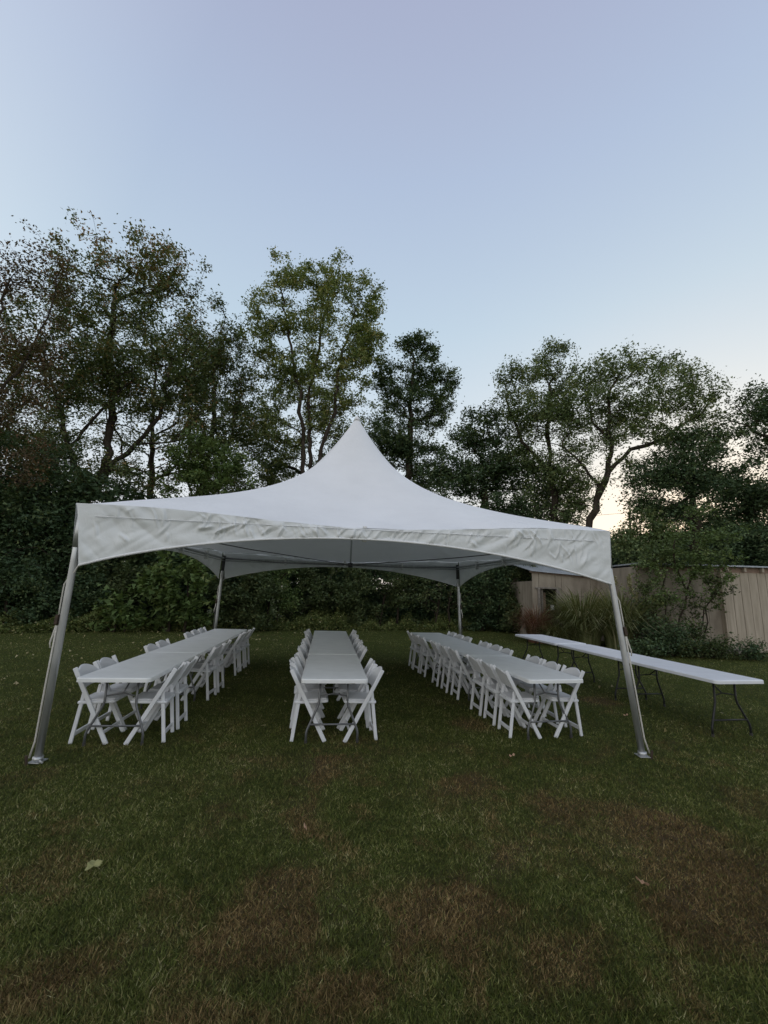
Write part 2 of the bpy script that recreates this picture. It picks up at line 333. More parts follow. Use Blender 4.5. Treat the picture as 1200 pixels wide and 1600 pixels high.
for k, nm in enumerate(ck):
    top = np.array([*(corners[k]*.985), HP]); ft = np.array([*loc(FT[nm]), 0]); outw = corners[k]/np.linalg.norm(corners[k]); tg = np.array([-outw[1], outw[0]])
    pt = lambda t: ft+(top-ft)*t
    leg = MB().tube([ft+[0, 0, .01], pt(.4), pt(.8), top], .034, 16).build('leg', STEEL, tent, smooth=True)
    MB().tube([pt(.86), pt(.93), top+[0, 0, .04]], .041, 14).build('corner_sleeve', DARKM if nm[0] == 'B' else STEEL, leg, smooth=True)
    bp = MB().box((ft[0], ft[1], .016), (.12, .12, .008)); bp.build('base_plate', STEEL, leg, bevel=.002)
    MB().tube([ft+[0, 0, .02], ft+[0, 0, .06]], .046, 14).build('collar', STEEL, leg, smooth=True)
    so_ = outw*.075
    MB().tube([(ft[0]+so_[0], ft[1]+so_[1], -.05), (ft[0]+so_[0]*1.3, ft[1]+so_[1]*1.3, .09)], .012, 8).build('stake', RUST, leg)
    st2 = tg*.13
    MB().tube([(ft[0]+st2[0]*.4, ft[1]+st2[1]*.4, .03), (ft[0]+st2[0], ft[1]+st2[1], .035)], .01, 6).build('foot_bolt', STEEL, leg)
    sgn = -1 if nm in ('FL', 'BL') else 1
    off = lambda t, d: pt(t)+np.array([sgn*d, -.012, 0])
    hk, hs_ = {'FL': (0, -.955), 'FR': (0, .985), 'BR': (1, .985), 'BL': (2, .965)}[nm]; hp_ = np.array([*edge_pt(hk, hs_, .02), zbot(hs_)])
    rp = [hp_, off(.745, -.02), off(.735, .01), off(.70, .05), off(.60, .05), off(.57, .045)]
    MB().tube(rp, .007, 6).build('valance_rope', ROPE, leg, smooth=True)
    MB().bar(off(.575, .05), off(.535, .055), .03, .045).build('ratchet', RUST, leg, bevel=.004)
    MB().tube([off(.53, .05), off(.50, .065), off(.46, .085), off(.44, .075)], [.012, .01, .008, .006], 6).build('rope_tail', ROPE, leg, smooth=True)
    MB().tube([off(.53, .045), off(.3, .05), off(.08, .05), np.array([ft[0]+sgn*.07, ft[1]-.02, .05])], .009, 6).build('tie_down_strap', ROPE if nm[0] == 'F' else DARKM, leg, smooth=True)
    MB().tube([(*(corners[k]*.97), HP-.03), (*(corners[k]*.5), HP-.165), (0, 0, 2.19)], .007, 6).build('cross_cable', DARKM, tent, smooth=True)
kp = MB().tube([(0, 0, 2.17), (0, 0, 3.6), (0, 0, PEAK-.06)], .016, 10).build('king_pole', STEEL, tent, smooth=True)
MB().tube([(0, 0, 2.15), (0, 0, 2.23)], .042, 10).build('cable_hub', DARKM, kp, smooth=True)

# ------------------------------------------------------------------ folding tables
def rounded_rect(w_, l_, r, n=6):
    pts = []
    for cx, cy, a0 in ((w_/2-r, l_/2-r, 0), (-w_/2+r, l_/2-r, 90), (-w_/2+r, -l_/2+r, 180), (w_/2-r, -l_/2+r, 270)):
        for i in range(n+1):
            a = R(a0+90*i/n); pts.append((cx+r*math.cos(a), cy+r*math.sin(a)))
    return pts
def make_table(top_m, leg_m):
    t = empty('folding_table'); W, LN = .76, 1.829; H = .74
    prof = [(0.0, .045), (0.0, .012), (.004, .004), (.012, 0), (.02, 0)]        # inset, depth below the top
    mb = MB(); rings = []
    for ins, dp in prof:
        q = rounded_rect(W-2*ins, LN-2*ins, max(.055-ins, .02)); rings.append(len(mb.v)); mb.v += [(x, y, H-dp) for x, y in q]; n = len(q)
    for a, b in zip(rings, rings[1:]):
        for i in range(n): mb.f.append((a+i, a+(i+1) % n, b+(i+1) % n, b+i))
    mb.f.append(tuple(rings[-1]+i for i in range(n)))
    q = rounded_rect(W-.02, LN-.02, .05); b0 = len(mb.v); mb.v += [(x, y, H-.045) for x, y in q]
    for i in range(n): mb.f.append((rings[0]+(i+1) % n, rings[0]+i, b0+i, b0+(i+1) % n))
    q2 = len(mb.v); mb.v += [(x*.97, y*.98, H-.022) for x, y in q]
    for i in range(n): mb.f.append((b0+(i+1) % n, b0+i, q2+i, q2+(i+1) % n))
    mb.f.append(tuple(q2+i for i in reversed(range(n))))
    tp = mb.build('tabletop', top_m, t)
    for sx in (-1, 1): MB().bar((sx*.3, -LN/2+.1, H-.04), (sx*.3, LN/2-.1, H-.04), .02, .03).build('side_rail', leg_m, tp)
    for e in (-1, 1):
        y = e*(LN/2-.25); y2 = e*(LN/2-.21)
        for sx in (-1, 1):
            lg = MB().tube([(sx*.165, y, H-.03), (sx*.165, y, .45), (sx*.175, y+e*.004, .40), (sx*.285, y2, .15), (sx*.295, y2, .11), (sx*.295, y2, .01)], .0135, 8).build('leg', leg_m, t, smooth=True)
            MB().tube([(sx*.295, y2, .035), (sx*.295, y2, 0)], .018, 8).build('foot_cap', DARKM, lg)
        MB().tube([(-.265, y2-e*.005, .20), (.265, y2-e*.005, .20)], .011, 8).build('crossbar', leg_m, t, smooth=True)
        MB().tube([(-.165, y, H-.035), (.165, y, H-.035)], .012, 8).build('top_bar', leg_m, t, smooth=True)
        MB().tube([(-.165, y, .50), (0, y-e*.04, .52), (.165, y, .50)], .009, 6).build('brace', leg_m, t, smooth=True)
        MB().tube([(0, y-e*.04, .52), (0, y-e*.3, .70)], .009, 6).build('brace', leg_m, t, smooth=True)
    return t
rows = {'left': (-3.166, 7.473, .12), 'middle': (-.846, 7.757, .129), 'right': (1.653, 8.103, .194)}
tproto = make_table(TOP, TLEG); first = True; dist_w = ['front', 'middle', 'rear']
TABLE_POS = {}
for rn, (cx, cy, rot) in rows.items():
    for j in range(3):
        o = tproto if first else copy_tree(tproto); first = False
        b = (j-1)*1.83; x, y = cx-math.sin(rot)*b, cy+math.cos(rot)*b
        o.location = (x+rnd.uniform(-.006, .006), y, rnd.uniform(-.0015, .0015)); o.rotation_euler = (0, 0, rot+rnd.uniform(-.004, .004))
        tag(o, f'{dist_w[j]} white folding table of the {rn} dining row under the tent', 'table', 'dining tables under the tent'); TABLE_POS[rn, j] = (x, y, rot)
bproto = make_table(TOPB, TLEGB)
cx, cy, rot = 4.26, 8.433, .16
for j in range(3):
    o = bproto if j == 0 else copy_tree(bproto); b = (j-1)*1.83; sh = (.0, .025, -.02)[j]
    o.location = (cx-math.sin(rot)*b+sh, cy+math.cos(rot)*b, (0, -.006, .004)[j]); o.rotation_euler = (0, 0, rot+(.004, -.006, .01)[j])
    tag(o, f'{dist_w[j]} bright white black-legged folding table in the buffet row outside the tent', 'table', 'buffet tables beside the tent')

# ------------------------------------------------------------------ folding chairs
def make_chair():                                 # faces +Y
    t = empty('folding_chair'); w2 = .205
    for sx in (-1, 1):
        MB().bar((sx*w2, .215, .0), (sx*w2, -.215, .795), .026, .047).build('side_rail', RESIN, t, bevel=.007)
        MB().bar((sx*(w2-.034), -.165, .0), (sx*(w2-.034), -.095, .545), .022, .04).build('rear_leg', RESIN, t, bevel=.006)
    # seat frame and pad
    def slab(w_, y0, y1, z0, z1, r, drop):
        q = rounded_rect(w_, y1-y0, r, 4); n = len(q); mb = MB(); cy_ = (y0+y1)/2
        for z, ins in ((z0, .006), (z0+.006, 0), (z1-.008, 0), (z1-.002, .006), (z1, .016)):
            mb.v += [(x*(1-2*ins/w_), cy_+y*(1-2*ins/(y1-y0)), z+drop*(y/(y1-y0)*2)) for x, y in q]
        for k in range(4):
            for i in range(n): mb.f.append((k*n+i, k*n+(i+1) % n, k*n+n+(i+1) % n, k*n+n+i))
        mb.f.append(tuple(reversed(range(n)))); mb.f.append(tuple(4*n+i for i in range(n))); return mb
    st = slab(.375, -.155, .235, .415, .445, .03, .006).build('seat', RESIN, t)
    slab(.345, -.14, .222, .443, .463, .03, .006).build('seat_pad', PAD, st)
    # curved top panel between the rails
    mb = MB(); NC = 12; fr, bk = [], []
    def yr(z): return .215-.43*z/.795
    cols = []
    for i in range(NC+1):
        u = -1+2*i/NC; x = u*.192; top = .725+.075*(1-u*u)**.8; bot = .575+.012*(1-u*u); bow = -.022*(1-u*u)
        col = []
        for z, off in ((bot, .011), (top-.01, .011), (top, .005), (top, -.005), (top-.01, -.011), (bot, -.011)): col.append((x, yr(z)+bow+off, z))
        cols.append(col)
    for c in cols: mb.v += c
    for i in range(NC):
        for k in range(6): mb.f.append((i*6+k, i*6+(k+1) % 6, i*6+6+(k+1) % 6, i*6+6+k))
    mb.f.append(tuple(range(6))); mb.f.append(tuple(NC*6+k for k in reversed(range(6)))); mb.build('backrest', RESIN, t)
    MB().bar((-w2, .155, .115), (w2, .155, .115), .02, .035, (0, 1, .0)).build('crossbar', RESIN, t, bevel=.005)
    MB().bar((-w2+.03, -.152, .095), (w2-.03, -.152, .095), .02, .045, (0, 1, 0)).build('crossbar', RESIN, t, bevel=.005)
    MB().bar((-w2+.03, -.112, .42), (w2-.03, -.112, .42), .02, .05, (0, 1, 0)).build('crossbar', RESIN, t, bevel=.005)
    return t
cproto = make_chair(); first = True
ORD = ['first', 'second', 'third', 'fourth', 'fifth', 'sixth', 'seventh', 'eighth', 'ninth']
seats = {('left', -1): [(0, 1), (0, 1), (1, 1, 1)], ('left', 1): [(1, 1, 0), (1, 1, 0), (1, 1, 1)], ('middle', -1): [(1, 1, 1)]*3, ('middle', 1): [(1, 1, 0), (1, 1, 1), (1, 1, 1)], ('right', -1): [(1, 1, 1)]*3, ('right', 1): [(1, 1, 1)]*3}
seats['left', -1] = [(1, 1, 0), (1, 1, 0), (1, 1, 1)]
for (rn, side), tabs in seats.items():
    lst = []
    for j, occ in enumerate(tabs):
        x, y, rot = TABLE_POS[rn, j]
        for q, f in enumerate(occ):
            if f: lst.append((x, y, rot, (q-1)*.47))
    for i, (x, y, rot, b) in enumerate(lst):
        o = cproto if first else copy_tree(cproto); first = False
        b += rnd.uniform(-.015, .015); a = side*(.325+rnd.uniform(-.025, .025)); c, s = math.cos(rot), math.sin(rot)
        o.location = (x+c*a-s*b, y+s*a+c*b, 0); o.rotation_euler = (0, 0, rot+side*math.pi/2+rnd.uniform(-.08, .08))
        sd_ = 'left' if side < 0 else 'right'
        tag(o, f'white folding chair, {ORD[i]} from the front on the {sd_} side of the {rn} row', 'chair', 'folding chairs along the dining tables')

# ------------------------------------------------------------------ trees
def leaves_mesh(name, C, size, tint, flat=.55, aspect=.6, tri=False):
    n = len(C); d = rng.normal(size=(n, 3)); d[:, 2] *= .6; d /= np.linalg.norm(d, axis=1)[:, None]
    nn = rng.normal(size=(n, 3))*flat+np.array([0, 0, 1-flat*.4]); b = np.cross(nn, d); b /= np.linalg.norm(b, axis=1)[:, None]+1e-9
    s = (size*(.6+.8*rng.random(n)))[:, None]
    if tri:
        V = np.empty((n, 3, 3)); V[:, 0] = C-d*s*.45+b*s*aspect*.6; V[:, 1] = C-d*s*.45-b*s*aspect*.6; V[:, 2] = C+d*s*.6
        return np_mesh(name, V.reshape(-1, 3), np.arange(3*n).reshape(-1, 3), tint)
    V = np.empty((n, 4, 3)); V[:, 0] = C-d*s*.5; V[:, 1] = C+b*s*aspect*.5-d*s*.05; V[:, 2] = C+d*s*.5; V[:, 3] = C-b*s*aspect*.5-d*s*.05
    return np_mesh(name, V.reshape(-1, 3), np.arange(4*n).reshape(-1, 4), tint)
def make_tree(name, label, cat, trunks, lobes, tips=220, per=90, leaf=.11, mat='dark', bark=BARK, spread=.36, rtip=.0085, group=None, tintb=(2, 2.5), droop=0., topred=0, shell=.5, maxr=.3, up=.35, dense=(1.9, 1.0), mult=2.8, gs=.8):
    """trunks: lists of (px,py,depth) up each stem; lobes: (px,py,rx_px,ry_px,depth[,depth radius m])"""
    base = np.array(at(*trunks[0][0])); base[2] = 0; tips = int(tips*mult); per = max(7, int(per*dense[0]/mult)); spread = spread*.72; rtip = rtip*.72
    nodes, par, cnt, paths = [], [], [], []
    def addpath(pts, p0):
        ids = [] if p0 is None else [p0]; p = p0
        for q in pts: nodes.append(np.array(q)); par.append(p); cnt.append(0); p = len(nodes)-1; ids.append(p)
        paths.append(ids); return p
    ends = []
    for ti, tr in enumerate(trunks):
        q = [np.array(at(*p)) for p in tr]
        if ti == 0 or tr[0][1] > 700 and len(tr[0]) == 3 and q[0][2] < 1.2: q[0][2] = -.05
        pts = []
        for a, b in zip(q, q[1:]):
            n = max(2, int(np.linalg.norm(b-a)/.45)); pts += [a+(b-a)*i/n+rng.normal(size=3)*.05*(i > 0) for i in range(n)]
        pts.append(q[-1]); p0 = None
        if ti and q[0][2] > .2:
            A = np.array(nodes); p0 = int(np.argmin(((A-pts[0])**2).sum(1))); pts = pts[1:]
        ends.append(addpath(pts, p0))
    W = np.array([l[2]*l[3] for l in lobes], float); W = W/W.sum(); T = []
    for l, wt in zip(lobes, W):
        k = max(4, int(round(tips*wt*1.5))); c = np.array(at(l[0], l[1], l[4])); sc_ = l[4]/F*1.02; rx, rz = l[2]*sc_, l[3]*sc_; ry = l[5] if len(l) > 5 else rx*.8
        d = rng.normal(size=(k, 3)); d /= np.linalg.norm(d, axis=1)[:, None]; r = rng.random(k)**.42*1.2; fr = rng.random(k) < .10; r = np.where(fr, 1.15+.3*rng.random(k), r)
        d[:, 2] = np.where(fr, np.abs(d[:, 2]), d[:, 2]); pt_ = c+d*r[:, None]*np.array([rx, ry, rz*1.15])
        gap = .6*vnoise(pt_[:, 0]*gs+pt_[:, 1]*.6*gs, pt_[:, 2]*1.15*gs, 200)+.4*vnoise(pt_[:, 1]*1.4*gs-pt_[:, 0]*.5, pt_[:, 2]*2.1*gs, 201)
        T += list(pt_[gap > np.quantile(gap, .33)])
    T = [t for t in T if t[2] > .08]
    A0 = np.array(nodes); T.sort(key=lambda t: ((A0-t)**2).sum(1).min())
    buf = np.zeros((len(nodes)+len(T)*7+10, 3)); T = T[:]; buf[:len(nodes)] = A0
    tipi = []
    for t in T:
        k = len(nodes); D = buf[:k]-t; ds = np.linalg.norm(D, axis=1); cost = ds+np.maximum(0, D[:, 2]+.35*ds)*.9
        p = int(np.argmin(cost)); a = buf[p]; ln = ds[p]; n = int(min(6, max(2, ln/.4)))
        pd = a-nodes[par[p]] if par[p] is not None else np.array([0, 0, 1.]); pd = pd/(np.linalg.norm(pd)+1e-6)
        ctrl = a+(t-a)*.45+(pd*.25+np.array([0, 0, up]))*ln*.35+rng.normal(size=3)*ln*.06
        pts = [(1-u)**2*a+2*u*(1-u)*ctrl+u*u*t+rng.normal(size=3)*.02 for u in np.linspace(0, 1, n+1)[1:]]
        e = addpath(pts, p); buf[k:k+len(pts)] = pts; tipi.append(e)
    for e in tipi+ends:
        while e is not None: cnt[e] += 1; e = par[e]
    rad = np.minimum(maxr, rtip*np.maximum(1, np.array(cnt))**.53)
    root = tag(empty(name, tuple(base)), label, cat, group); mb = MB()
    for ids in paths:
        if len(ids) < 2: continue
        r = [rad[i]*(1+.10*math.sin(i*2.3)+.06*math.sin(i*5.1)) if rad[i] > .04 else rad[i] for i in ids]
        if ids[0] != 0 and len(ids) > 1: r[0] = min(r[0], r[1]*1.25)
        if ids[0] == 0 or par[ids[0]] is None: r[0] *= 1.35
        mb.tube([nodes[i]-base for i in ids], r, 8 if r[0] > .06 else (5 if r[0] > .02 else 3), cap=r[0] > .02)
    mb.build('trunk', bark, root, smooth=True)
    C = []; tt = []
    for e in tipi:
        ch = [nodes[e]]; q = e
        while par[q] is not None and len(ch) < 4: q = par[q]; ch.append(nodes[q])
        ch = np.array(ch); sz = .35+1.1*rng.random()**1.3; k = max(6, int(per*sz)); u = rng.random(k)**1.5*(len(ch)-1)*.8; i0 = np.minimum(u.astype(int), len(ch)-2); f_ = (u-i0)[:, None]
        cc = ch[i0]*(1-f_)+ch[i0+1]*f_+np.clip(rng.normal(size=(k, 3)), -1.9, 1.9)*np.array([1, 1, .8])*spread*(.4+.5*sz)*(.45+.75*rng.random((k, 1))); cc[:, 2] -= droop*rng.random(k)
        C.append(cc); tt.append(np.clip(rng.beta(*tintb, k)*.8+.08+rng.normal()*.17, 0, 1))
    C = np.concatenate(C); tt = np.concatenate(tt); keep = C[:, 2] > .03; C, tt = C[keep], tt[keep]
    if topred:
        zz = (C[:, 2]-C[:, 2].min())/(np.ptp(C[:, 2])); tt = np.clip(tt+topred*sstep(.6, 1, zz)*rng.random(len(zz)), 0, 1)
    link('crown', leaves_mesh('crown', C-base, np.full(len(C), leaf*dense[1]), tt, tri=trunks[0][0][2] > 15), LF[mat], root)
    return root
TREES = 'trees along the back of the lawn'
make_tree('oak_tree', 'large spreading oak with low crooked limbs and reddish top, left of the tent', 'tree',
 [[(112, 880, 19), (125, 785, 19), (165, 735, 19), (212, 694, 19.3), (250, 650, 19.5), (270, 560, 19.5)], [(140, 770, 19), (108, 700, 18.6), (95, 640, 18.3), (70, 560, 18)], [(165, 735, 19), (175, 640, 19.5), (170, 540, 19.8), (180, 450, 20)], [(125, 785, 19), (60, 720, 18.5), (20, 690, 18), (-20, 640, 18)], [(212, 694, 19.3), (270, 690, 19.5), (320, 640, 19.8)], [(108, 700, 18.6), (150, 650, 18.6), (200, 600, 18.8)], [(165, 735, 19), (215, 740, 18.6), (265, 720, 18.4)]],
 [(170, 455, 95, 70, 19.6), (245, 460, 60, 80, 19.8), (90, 545, 90, 80, 18.6), (250, 560, 85, 70, 19.6), (170, 590, 90, 60, 19), (40, 640, 90, 70, 18), (270, 660, 60, 50, 19.6), (60, 740, 90, 45, 17.8), (200, 780, 80, 40, 19)],
 520, 75, .125, 'oak', spread=.42, group=TREES, topred=.6, maxr=.32)
make_tree('maple_tree', 'sparse russet maple at the far left with bare twigs on top', 'tree',
 [[(-70, 990, 14), (-60, 800, 14), (-40, 650, 14), (-10, 520, 14), (20, 430, 14)], [(-40, 650, 14), (30, 580, 14.2), (80, 480, 14.4), (100, 400, 14.5)]],
 [(10, 420, 45, 60, 14), (75, 450, 35, 60, 14.4), (0, 540, 70, 60, 14), (60, 580, 60, 50, 14.3), (-20, 660, 70, 60, 14), (20, 720, 50, 40, 14)],
 200, 42, .095, 'russet', spread=.34, group=TREES, tintb=(2, 2), rtip=.005, maxr=.16)
make_tree('slim_tree', 'slim olive-leaved tree between the oak and the tall three-stemmed tree', 'tree',
 [[(312, 900, 22), (318, 760, 22), (335, 650, 22), (335, 540, 22)], [(318, 760, 22), (360, 690, 22), (375, 620, 22)]],
 [(335, 535, 45, 55, 22), (370, 600, 42, 60, 22.4), (320, 630, 50, 60, 22), (375, 700, 45, 45, 22), (320, 730, 50, 50, 21.6)],
 230, 70, .115, 'oak', group=TREES, tintb=(2, 3))
make_tree('poplar_tree', 'tall tree with three slender stems and yellow-green crown left of the tent peak', 'tree',
 [[(478, 900, 23), (474, 720, 23), (470, 620, 23), (455, 540, 23), (438, 450, 23)], [(490, 900, 23.2), (486, 715, 23.2), (482, 620, 23.2), (500, 540, 23.3), (515, 440, 23.4)], [(480, 900, 22.8), (502, 700, 22.8), (524, 645, 22.8), (528, 580, 22.8), (556, 480, 22.8)]],
 [(432, 425, 20, 24, 23), (470, 432, 20, 24, 23.1), (536, 428, 18, 26, 23.3), (505, 440, 20, 20, 23.3), (578, 450, 20, 26, 22.8), (580, 500, 24, 30, 22.8), (420, 490, 34, 38, 23), (480, 510, 48, 34, 23), (560, 525, 36, 34, 22.8), (408, 550, 34, 36, 23.2), (460, 570, 40, 26, 23.4), (540, 575, 34, 22, 22.8), (575, 590, 14, 18, 22.8), (425, 620, 36, 34, 23.6), (410, 690, 40, 40, 23.8), (535, 665, 30, 24, 24), (505, 610, 50, 30, 23.6), (455, 660, 50, 34, 23.8), (520, 650, 50, 30, 24), (470, 590, 50, 30, 23.8), (575, 545, 30, 40, 22.8), (500, 470, 60, 40, 23.2)],
 660, 56, .125, 'poplar', BARK, spread=.33, rtip=.0055, group=TREES, tintb=(2.2, 2.2))
make_tree('narrow_tree', 'narrow dark upright tree standing alone just right of the tent peak', 'tree',
 [[(640, 900, 24), (640, 740, 24), (640, 640, 24), (648, 560, 24)]],
 [(640, 543, 22, 16, 24), (672, 545, 16, 18, 24), (612, 592, 28, 24, 24), (655, 590, 30, 22, 24), (692, 600, 22, 22, 24), (640, 635, 40, 24, 24), (680, 640, 24, 24, 24), (630, 685, 44, 26, 24), (610, 710, 34, 20, 24), (665, 725, 30, 26, 24)],
 300, 78, .12, 'dark', spread=.33, group=TREES, tintb=(2, 2))
make_tree('round_tree', 'low rounded dark tree behind the right slope of the canopy', 'tree',
 [[(762, 930, 22), (760, 830, 22), (755, 740, 22)]],
 [(745, 670, 34, 26, 22), (722, 715, 34, 34, 22), (775, 715, 44, 40, 21.6), (745, 770, 60, 40, 21.6), (815, 770, 50, 44, 21.6), (690, 740, 22, 20, 22.4), (790, 830, 60, 40, 21.4)],
 300, 85, .125, 'dark', spread=.4, group=TREES)
make_tree('locust_tree', 'wide leaning locust with crooked dark forks and feathery crown on the right', 'tree',
 [[(905, 930, 19), (920, 825, 19), (937, 768, 19), (950, 738, 19), (956, 690, 19), (950, 620, 19), (975, 570, 19)], [(937, 768, 19), (912, 728, 19), (882, 700, 19), (850, 690, 19.2), (800, 690, 19.2)], [(952, 735, 19), (985, 702, 18.8), (1030, 688, 18.6), (1080, 655, 18.4), (1115, 625, 18.4)], [(956, 690, 19), (925, 660, 19.3), (915, 610, 19.4)]],
 [(930, 600, 34, 36, 19.2), (985, 575, 42, 26, 19), (1040, 590, 42, 28, 18.7), (1095, 612, 36, 22, 18.4), (960, 640, 60, 24, 19), (1030, 640, 56, 22, 18.7), (905, 660, 40, 26, 19.4), (870, 715, 34, 22, 19.4), (1110, 650, 30, 18, 18.3), (1075, 690, 50, 16, 18.4), (830, 640, 40, 24, 19.4), (985, 610, 80, 30, 19), (930, 690, 50, 24, 19.3), (1015, 672, 60, 20, 18.8), (1000, 725, 26, 14, 18.8), (905, 755, 34, 30, 19.4), (880, 640, 40, 30, 19.3), (985, 550, 14, 14, 19), (1070, 575, 20, 14, 18.6)],
 400, 64, .10, 'locust', spread=.36, group=TREES, droop=.25, rtip=.0055, maxr=.24)
make_tree('locust_tree', 'upright open-topped tree just left of the wide leaning locust', 'tree',
 [[(868, 930, 20.5), (870, 820, 20.5), (862, 740, 20.5), (855, 680, 20.5), (858, 600, 20.5)], [(862, 740, 20.5), (815, 690, 20.5), (790, 620, 20.5)]],
 [(862, 555, 28, 22, 20.5), (800, 582, 26, 18, 20.5), (845, 595, 34, 26, 20.5), (882, 600, 28, 26, 20.5), (805, 632, 34, 22, 20.5), (850, 650, 46, 24, 20.5), (860, 770, 50, 46, 20.5), (900, 790, 34, 36, 20.4), (820, 700, 30, 24, 20.6)],
 240, 72, .105, 'locust', spread=.36, group=TREES, droop=.2)
make_tree('edge_tree', 'dark tree reaching in from the right edge of the picture', 'tree',
 [[(1290, 960, 18), (1280, 800, 18), (1250, 700, 18), (1190, 680, 17.8), (1150, 660, 17.6)], [(1250, 700, 18), (1230, 640, 18), (1200, 610, 18)]],
 [(1190, 630, 44, 20, 17.8), (1160, 668, 34, 14, 17.6), (1215, 660, 40, 24, 18), (1240, 620, 40, 24, 18), (1200, 700, 44, 14, 17.8), (1280, 680, 60, 60, 18.4)],
 190, 62, .105, 'dark', spread=.34, group=TREES)
make_tree('leafy_tree', 'small dark tree above the shed with the pale sky gap on its left', 'tree',
 [[(1085, 960, 18), (1083, 800, 18), (1082, 740, 18), (1085, 680, 18)]],
 [(1095, 690, 34, 16, 18), (1075, 720, 50, 22, 18), (1040, 755, 50, 24, 18), (1060, 735, 50, 30, 18), (1025, 775, 40, 24, 18), (1060, 690, 34, 14, 18), (1080, 780, 60, 30, 18), (1030, 800, 34, 22, 18), (1130, 740, 40, 18, 18)],
 230, 72, .105, 'dark', spread=.34, group=TREES)
make_tree('thicket_tree', 'dense dark tree rising behind the plank wall of the shed', 'tree',
 [[(1170, 960, 18.6), (1168, 850, 18.6), (1165, 780, 18.6)]],
 [(1165, 775, 60, 34, 18.6), (1120, 820, 60, 40, 18.4), (1190, 830, 60, 50, 18.4), (1230, 780, 50, 50, 18.6), (1150, 860, 70, 30, 18.2), (1250, 860, 60, 40, 18.4)],
 330, 95, .11, 'dark', spread=.42, group=TREES)
make_tree('shade_tree', 'dark bushy tree filling the left edge below the oak', 'tree',
 [[(20, 990, 16), (25, 880, 16), (35, 780, 16)]],
 [(30, 770, 80, 60, 16), (-30, 830, 80, 70, 15.6), (70, 850, 70, 60, 16.4), (20, 910, 90, 40, 15.8), (-60, 740, 60, 60, 15.6)],
 330, 95, .11, 'dark', spread=.42, group=TREES)

make_tree('backdrop_tree', 'hazy olive tree filling the gap behind the oak and the slim tree', 'tree',
 [[(230, 930, 26), (235, 760, 26), (240, 640, 26), (245, 540, 26)]],
 [(120, 610, 60, 50, 26), (220, 560, 60, 60, 26), (300, 560, 50, 60, 26), (150, 720, 90, 50, 26), (290, 680, 60, 60, 26), (370, 640, 40, 60, 26.5), (350, 740, 60, 50, 25.5), (60, 690, 50, 50, 25)],
 330, 70, .135, 'oak', spread=.45, group=TREES, tintb=(2, 3))
make_tree('understorey_tree', 'low leafy tree behind the stems of the tall yellow-green tree', 'tree',
 [[(560, 930, 27), (560, 780, 27), (575, 690, 27)], [(560, 780, 27), (430, 720, 27)]],
 [(590, 660, 24, 24, 27), (545, 690, 34, 26, 27), (440, 720, 44, 34, 27), (560, 740, 60, 40, 27), (390, 770, 50, 40, 27), (650, 770, 50, 34, 27)],
 240, 70, .135, 'locust', spread=.42, group=TREES)
# ------------------------------------------------------------------ undergrowth
SH = 'shrubs at the edge of the wood'
def shrub(name, label, px, py, rx, ry, Y, mat, tips=90, per=90, leaf=.09, **kw):
    g = at(px, py+ry, Y); base = (px, 985, Y)
    return make_tree(name, label, 'shrub', [[(px-rx*.2, 990, Y), (px-rx*.1, py+ry*.5, Y), (px, py, Y)], [(px+rx*.2, 990, Y), (px+rx*.3, py, Y)]],
        [(px, py-ry*.2, rx*.7, ry*.8, Y), (px-rx*.5, py+ry*.3, rx*.5, ry*.6, Y-.2), (px+rx*.5, py+ry*.25, rx*.5, ry*.65, Y-.2)], tips, per, leaf, mat, spread=kw.pop('spread', .26), group=SH, maxr=.05, dense=kw.pop('dense', (1.5, 1.1)), mult=1.8, gs=1.6, **kw)
shrub('maple_sapling', 'fresh green broad-leaved maple sapling left of the rear left tent leg', 275, 915, 60, 58, 16.0, 'fresh', 70, 42, .16)
shrub('shrub', 'low broad-leaved seedling at the lawn edge left of the left dining row', 185, 960, 42, 26, 15.4, 'fresh', 24, 26, .15)
shrub('shrub', 'olive bush directly behind the rear left tent leg', 375, 930, 60, 55, 17.3, 'scrub', 110, 90)
shrub('shrub', 'rounded mid-green bush right of the rear left tent leg', 425, 915, 45, 55, 18.0, 'fresh', 60, 60, .085)
shrub('shrub', 'dark bush behind the middle dining row', 510, 925, 70, 45, 19.4, 'scrub', 120, 90)
shrub('shrub', 'arching twiggy bush behind the gap between middle and right rows', 605, 925, 65, 48, 19.8, 'scrub', 90, 70)
shrub('shrub', 'bare twiggy bush left of the rear right tent leg', 690, 925, 50, 46, 20.2, 'scrub', 90, 14, rtip=.010)
shrub('shrub', 'dark leafy bush right of the rear right tent leg', 765, 935, 55, 45, 20.4, 'dark', 120, 90)
shrub('shrub', 'dark bush beside the broken doorway of the shed', 822, 945, 36, 46, 19.6, 'scrub', 80, 80)
shrub('shrub', 'dark bush behind the front left tent leg', 90, 925, 70, 50, 15.8, 'dark', 120, 90)
shrub('shrub', 'dark bush at the far left edge of the lawn', -10, 930, 70, 50, 14.6, 'dark', 110, 90)
shrub('shrub', 'shaded bush between the front left leg and the maple sapling', 180, 900, 60, 60, 16.8, 'scrub', 120, 90)
shrub('sapling', 'leafy green sapling above the tent roof, left of the three-stemmed tree', 320, 740, 70, 55, 18.8, 'fresh', 100, 60, .12)
shrub('shrub', 'green bush on top of the wall right of the front right valance', 1010, 845, 50, 34, 17.6, 'locust', 110, 85)
shrub('shrub', 'dark weedy bush against the plywood wall of the shed', 1035, 1000, 55, 30, 13.6, 'dark', 100, 60, .07)
shrub('shrub', 'low dark weeds at the foot of the shed corner', 1100, 1008, 36, 20, 13.4, 'scrub', 50, 60, .06)
shrub('shrub', 'small dark red-leaved plant at the foot of the plank wall', 1172, 1018, 26, 22, 13.2, 'dark', 40, 50, .06)
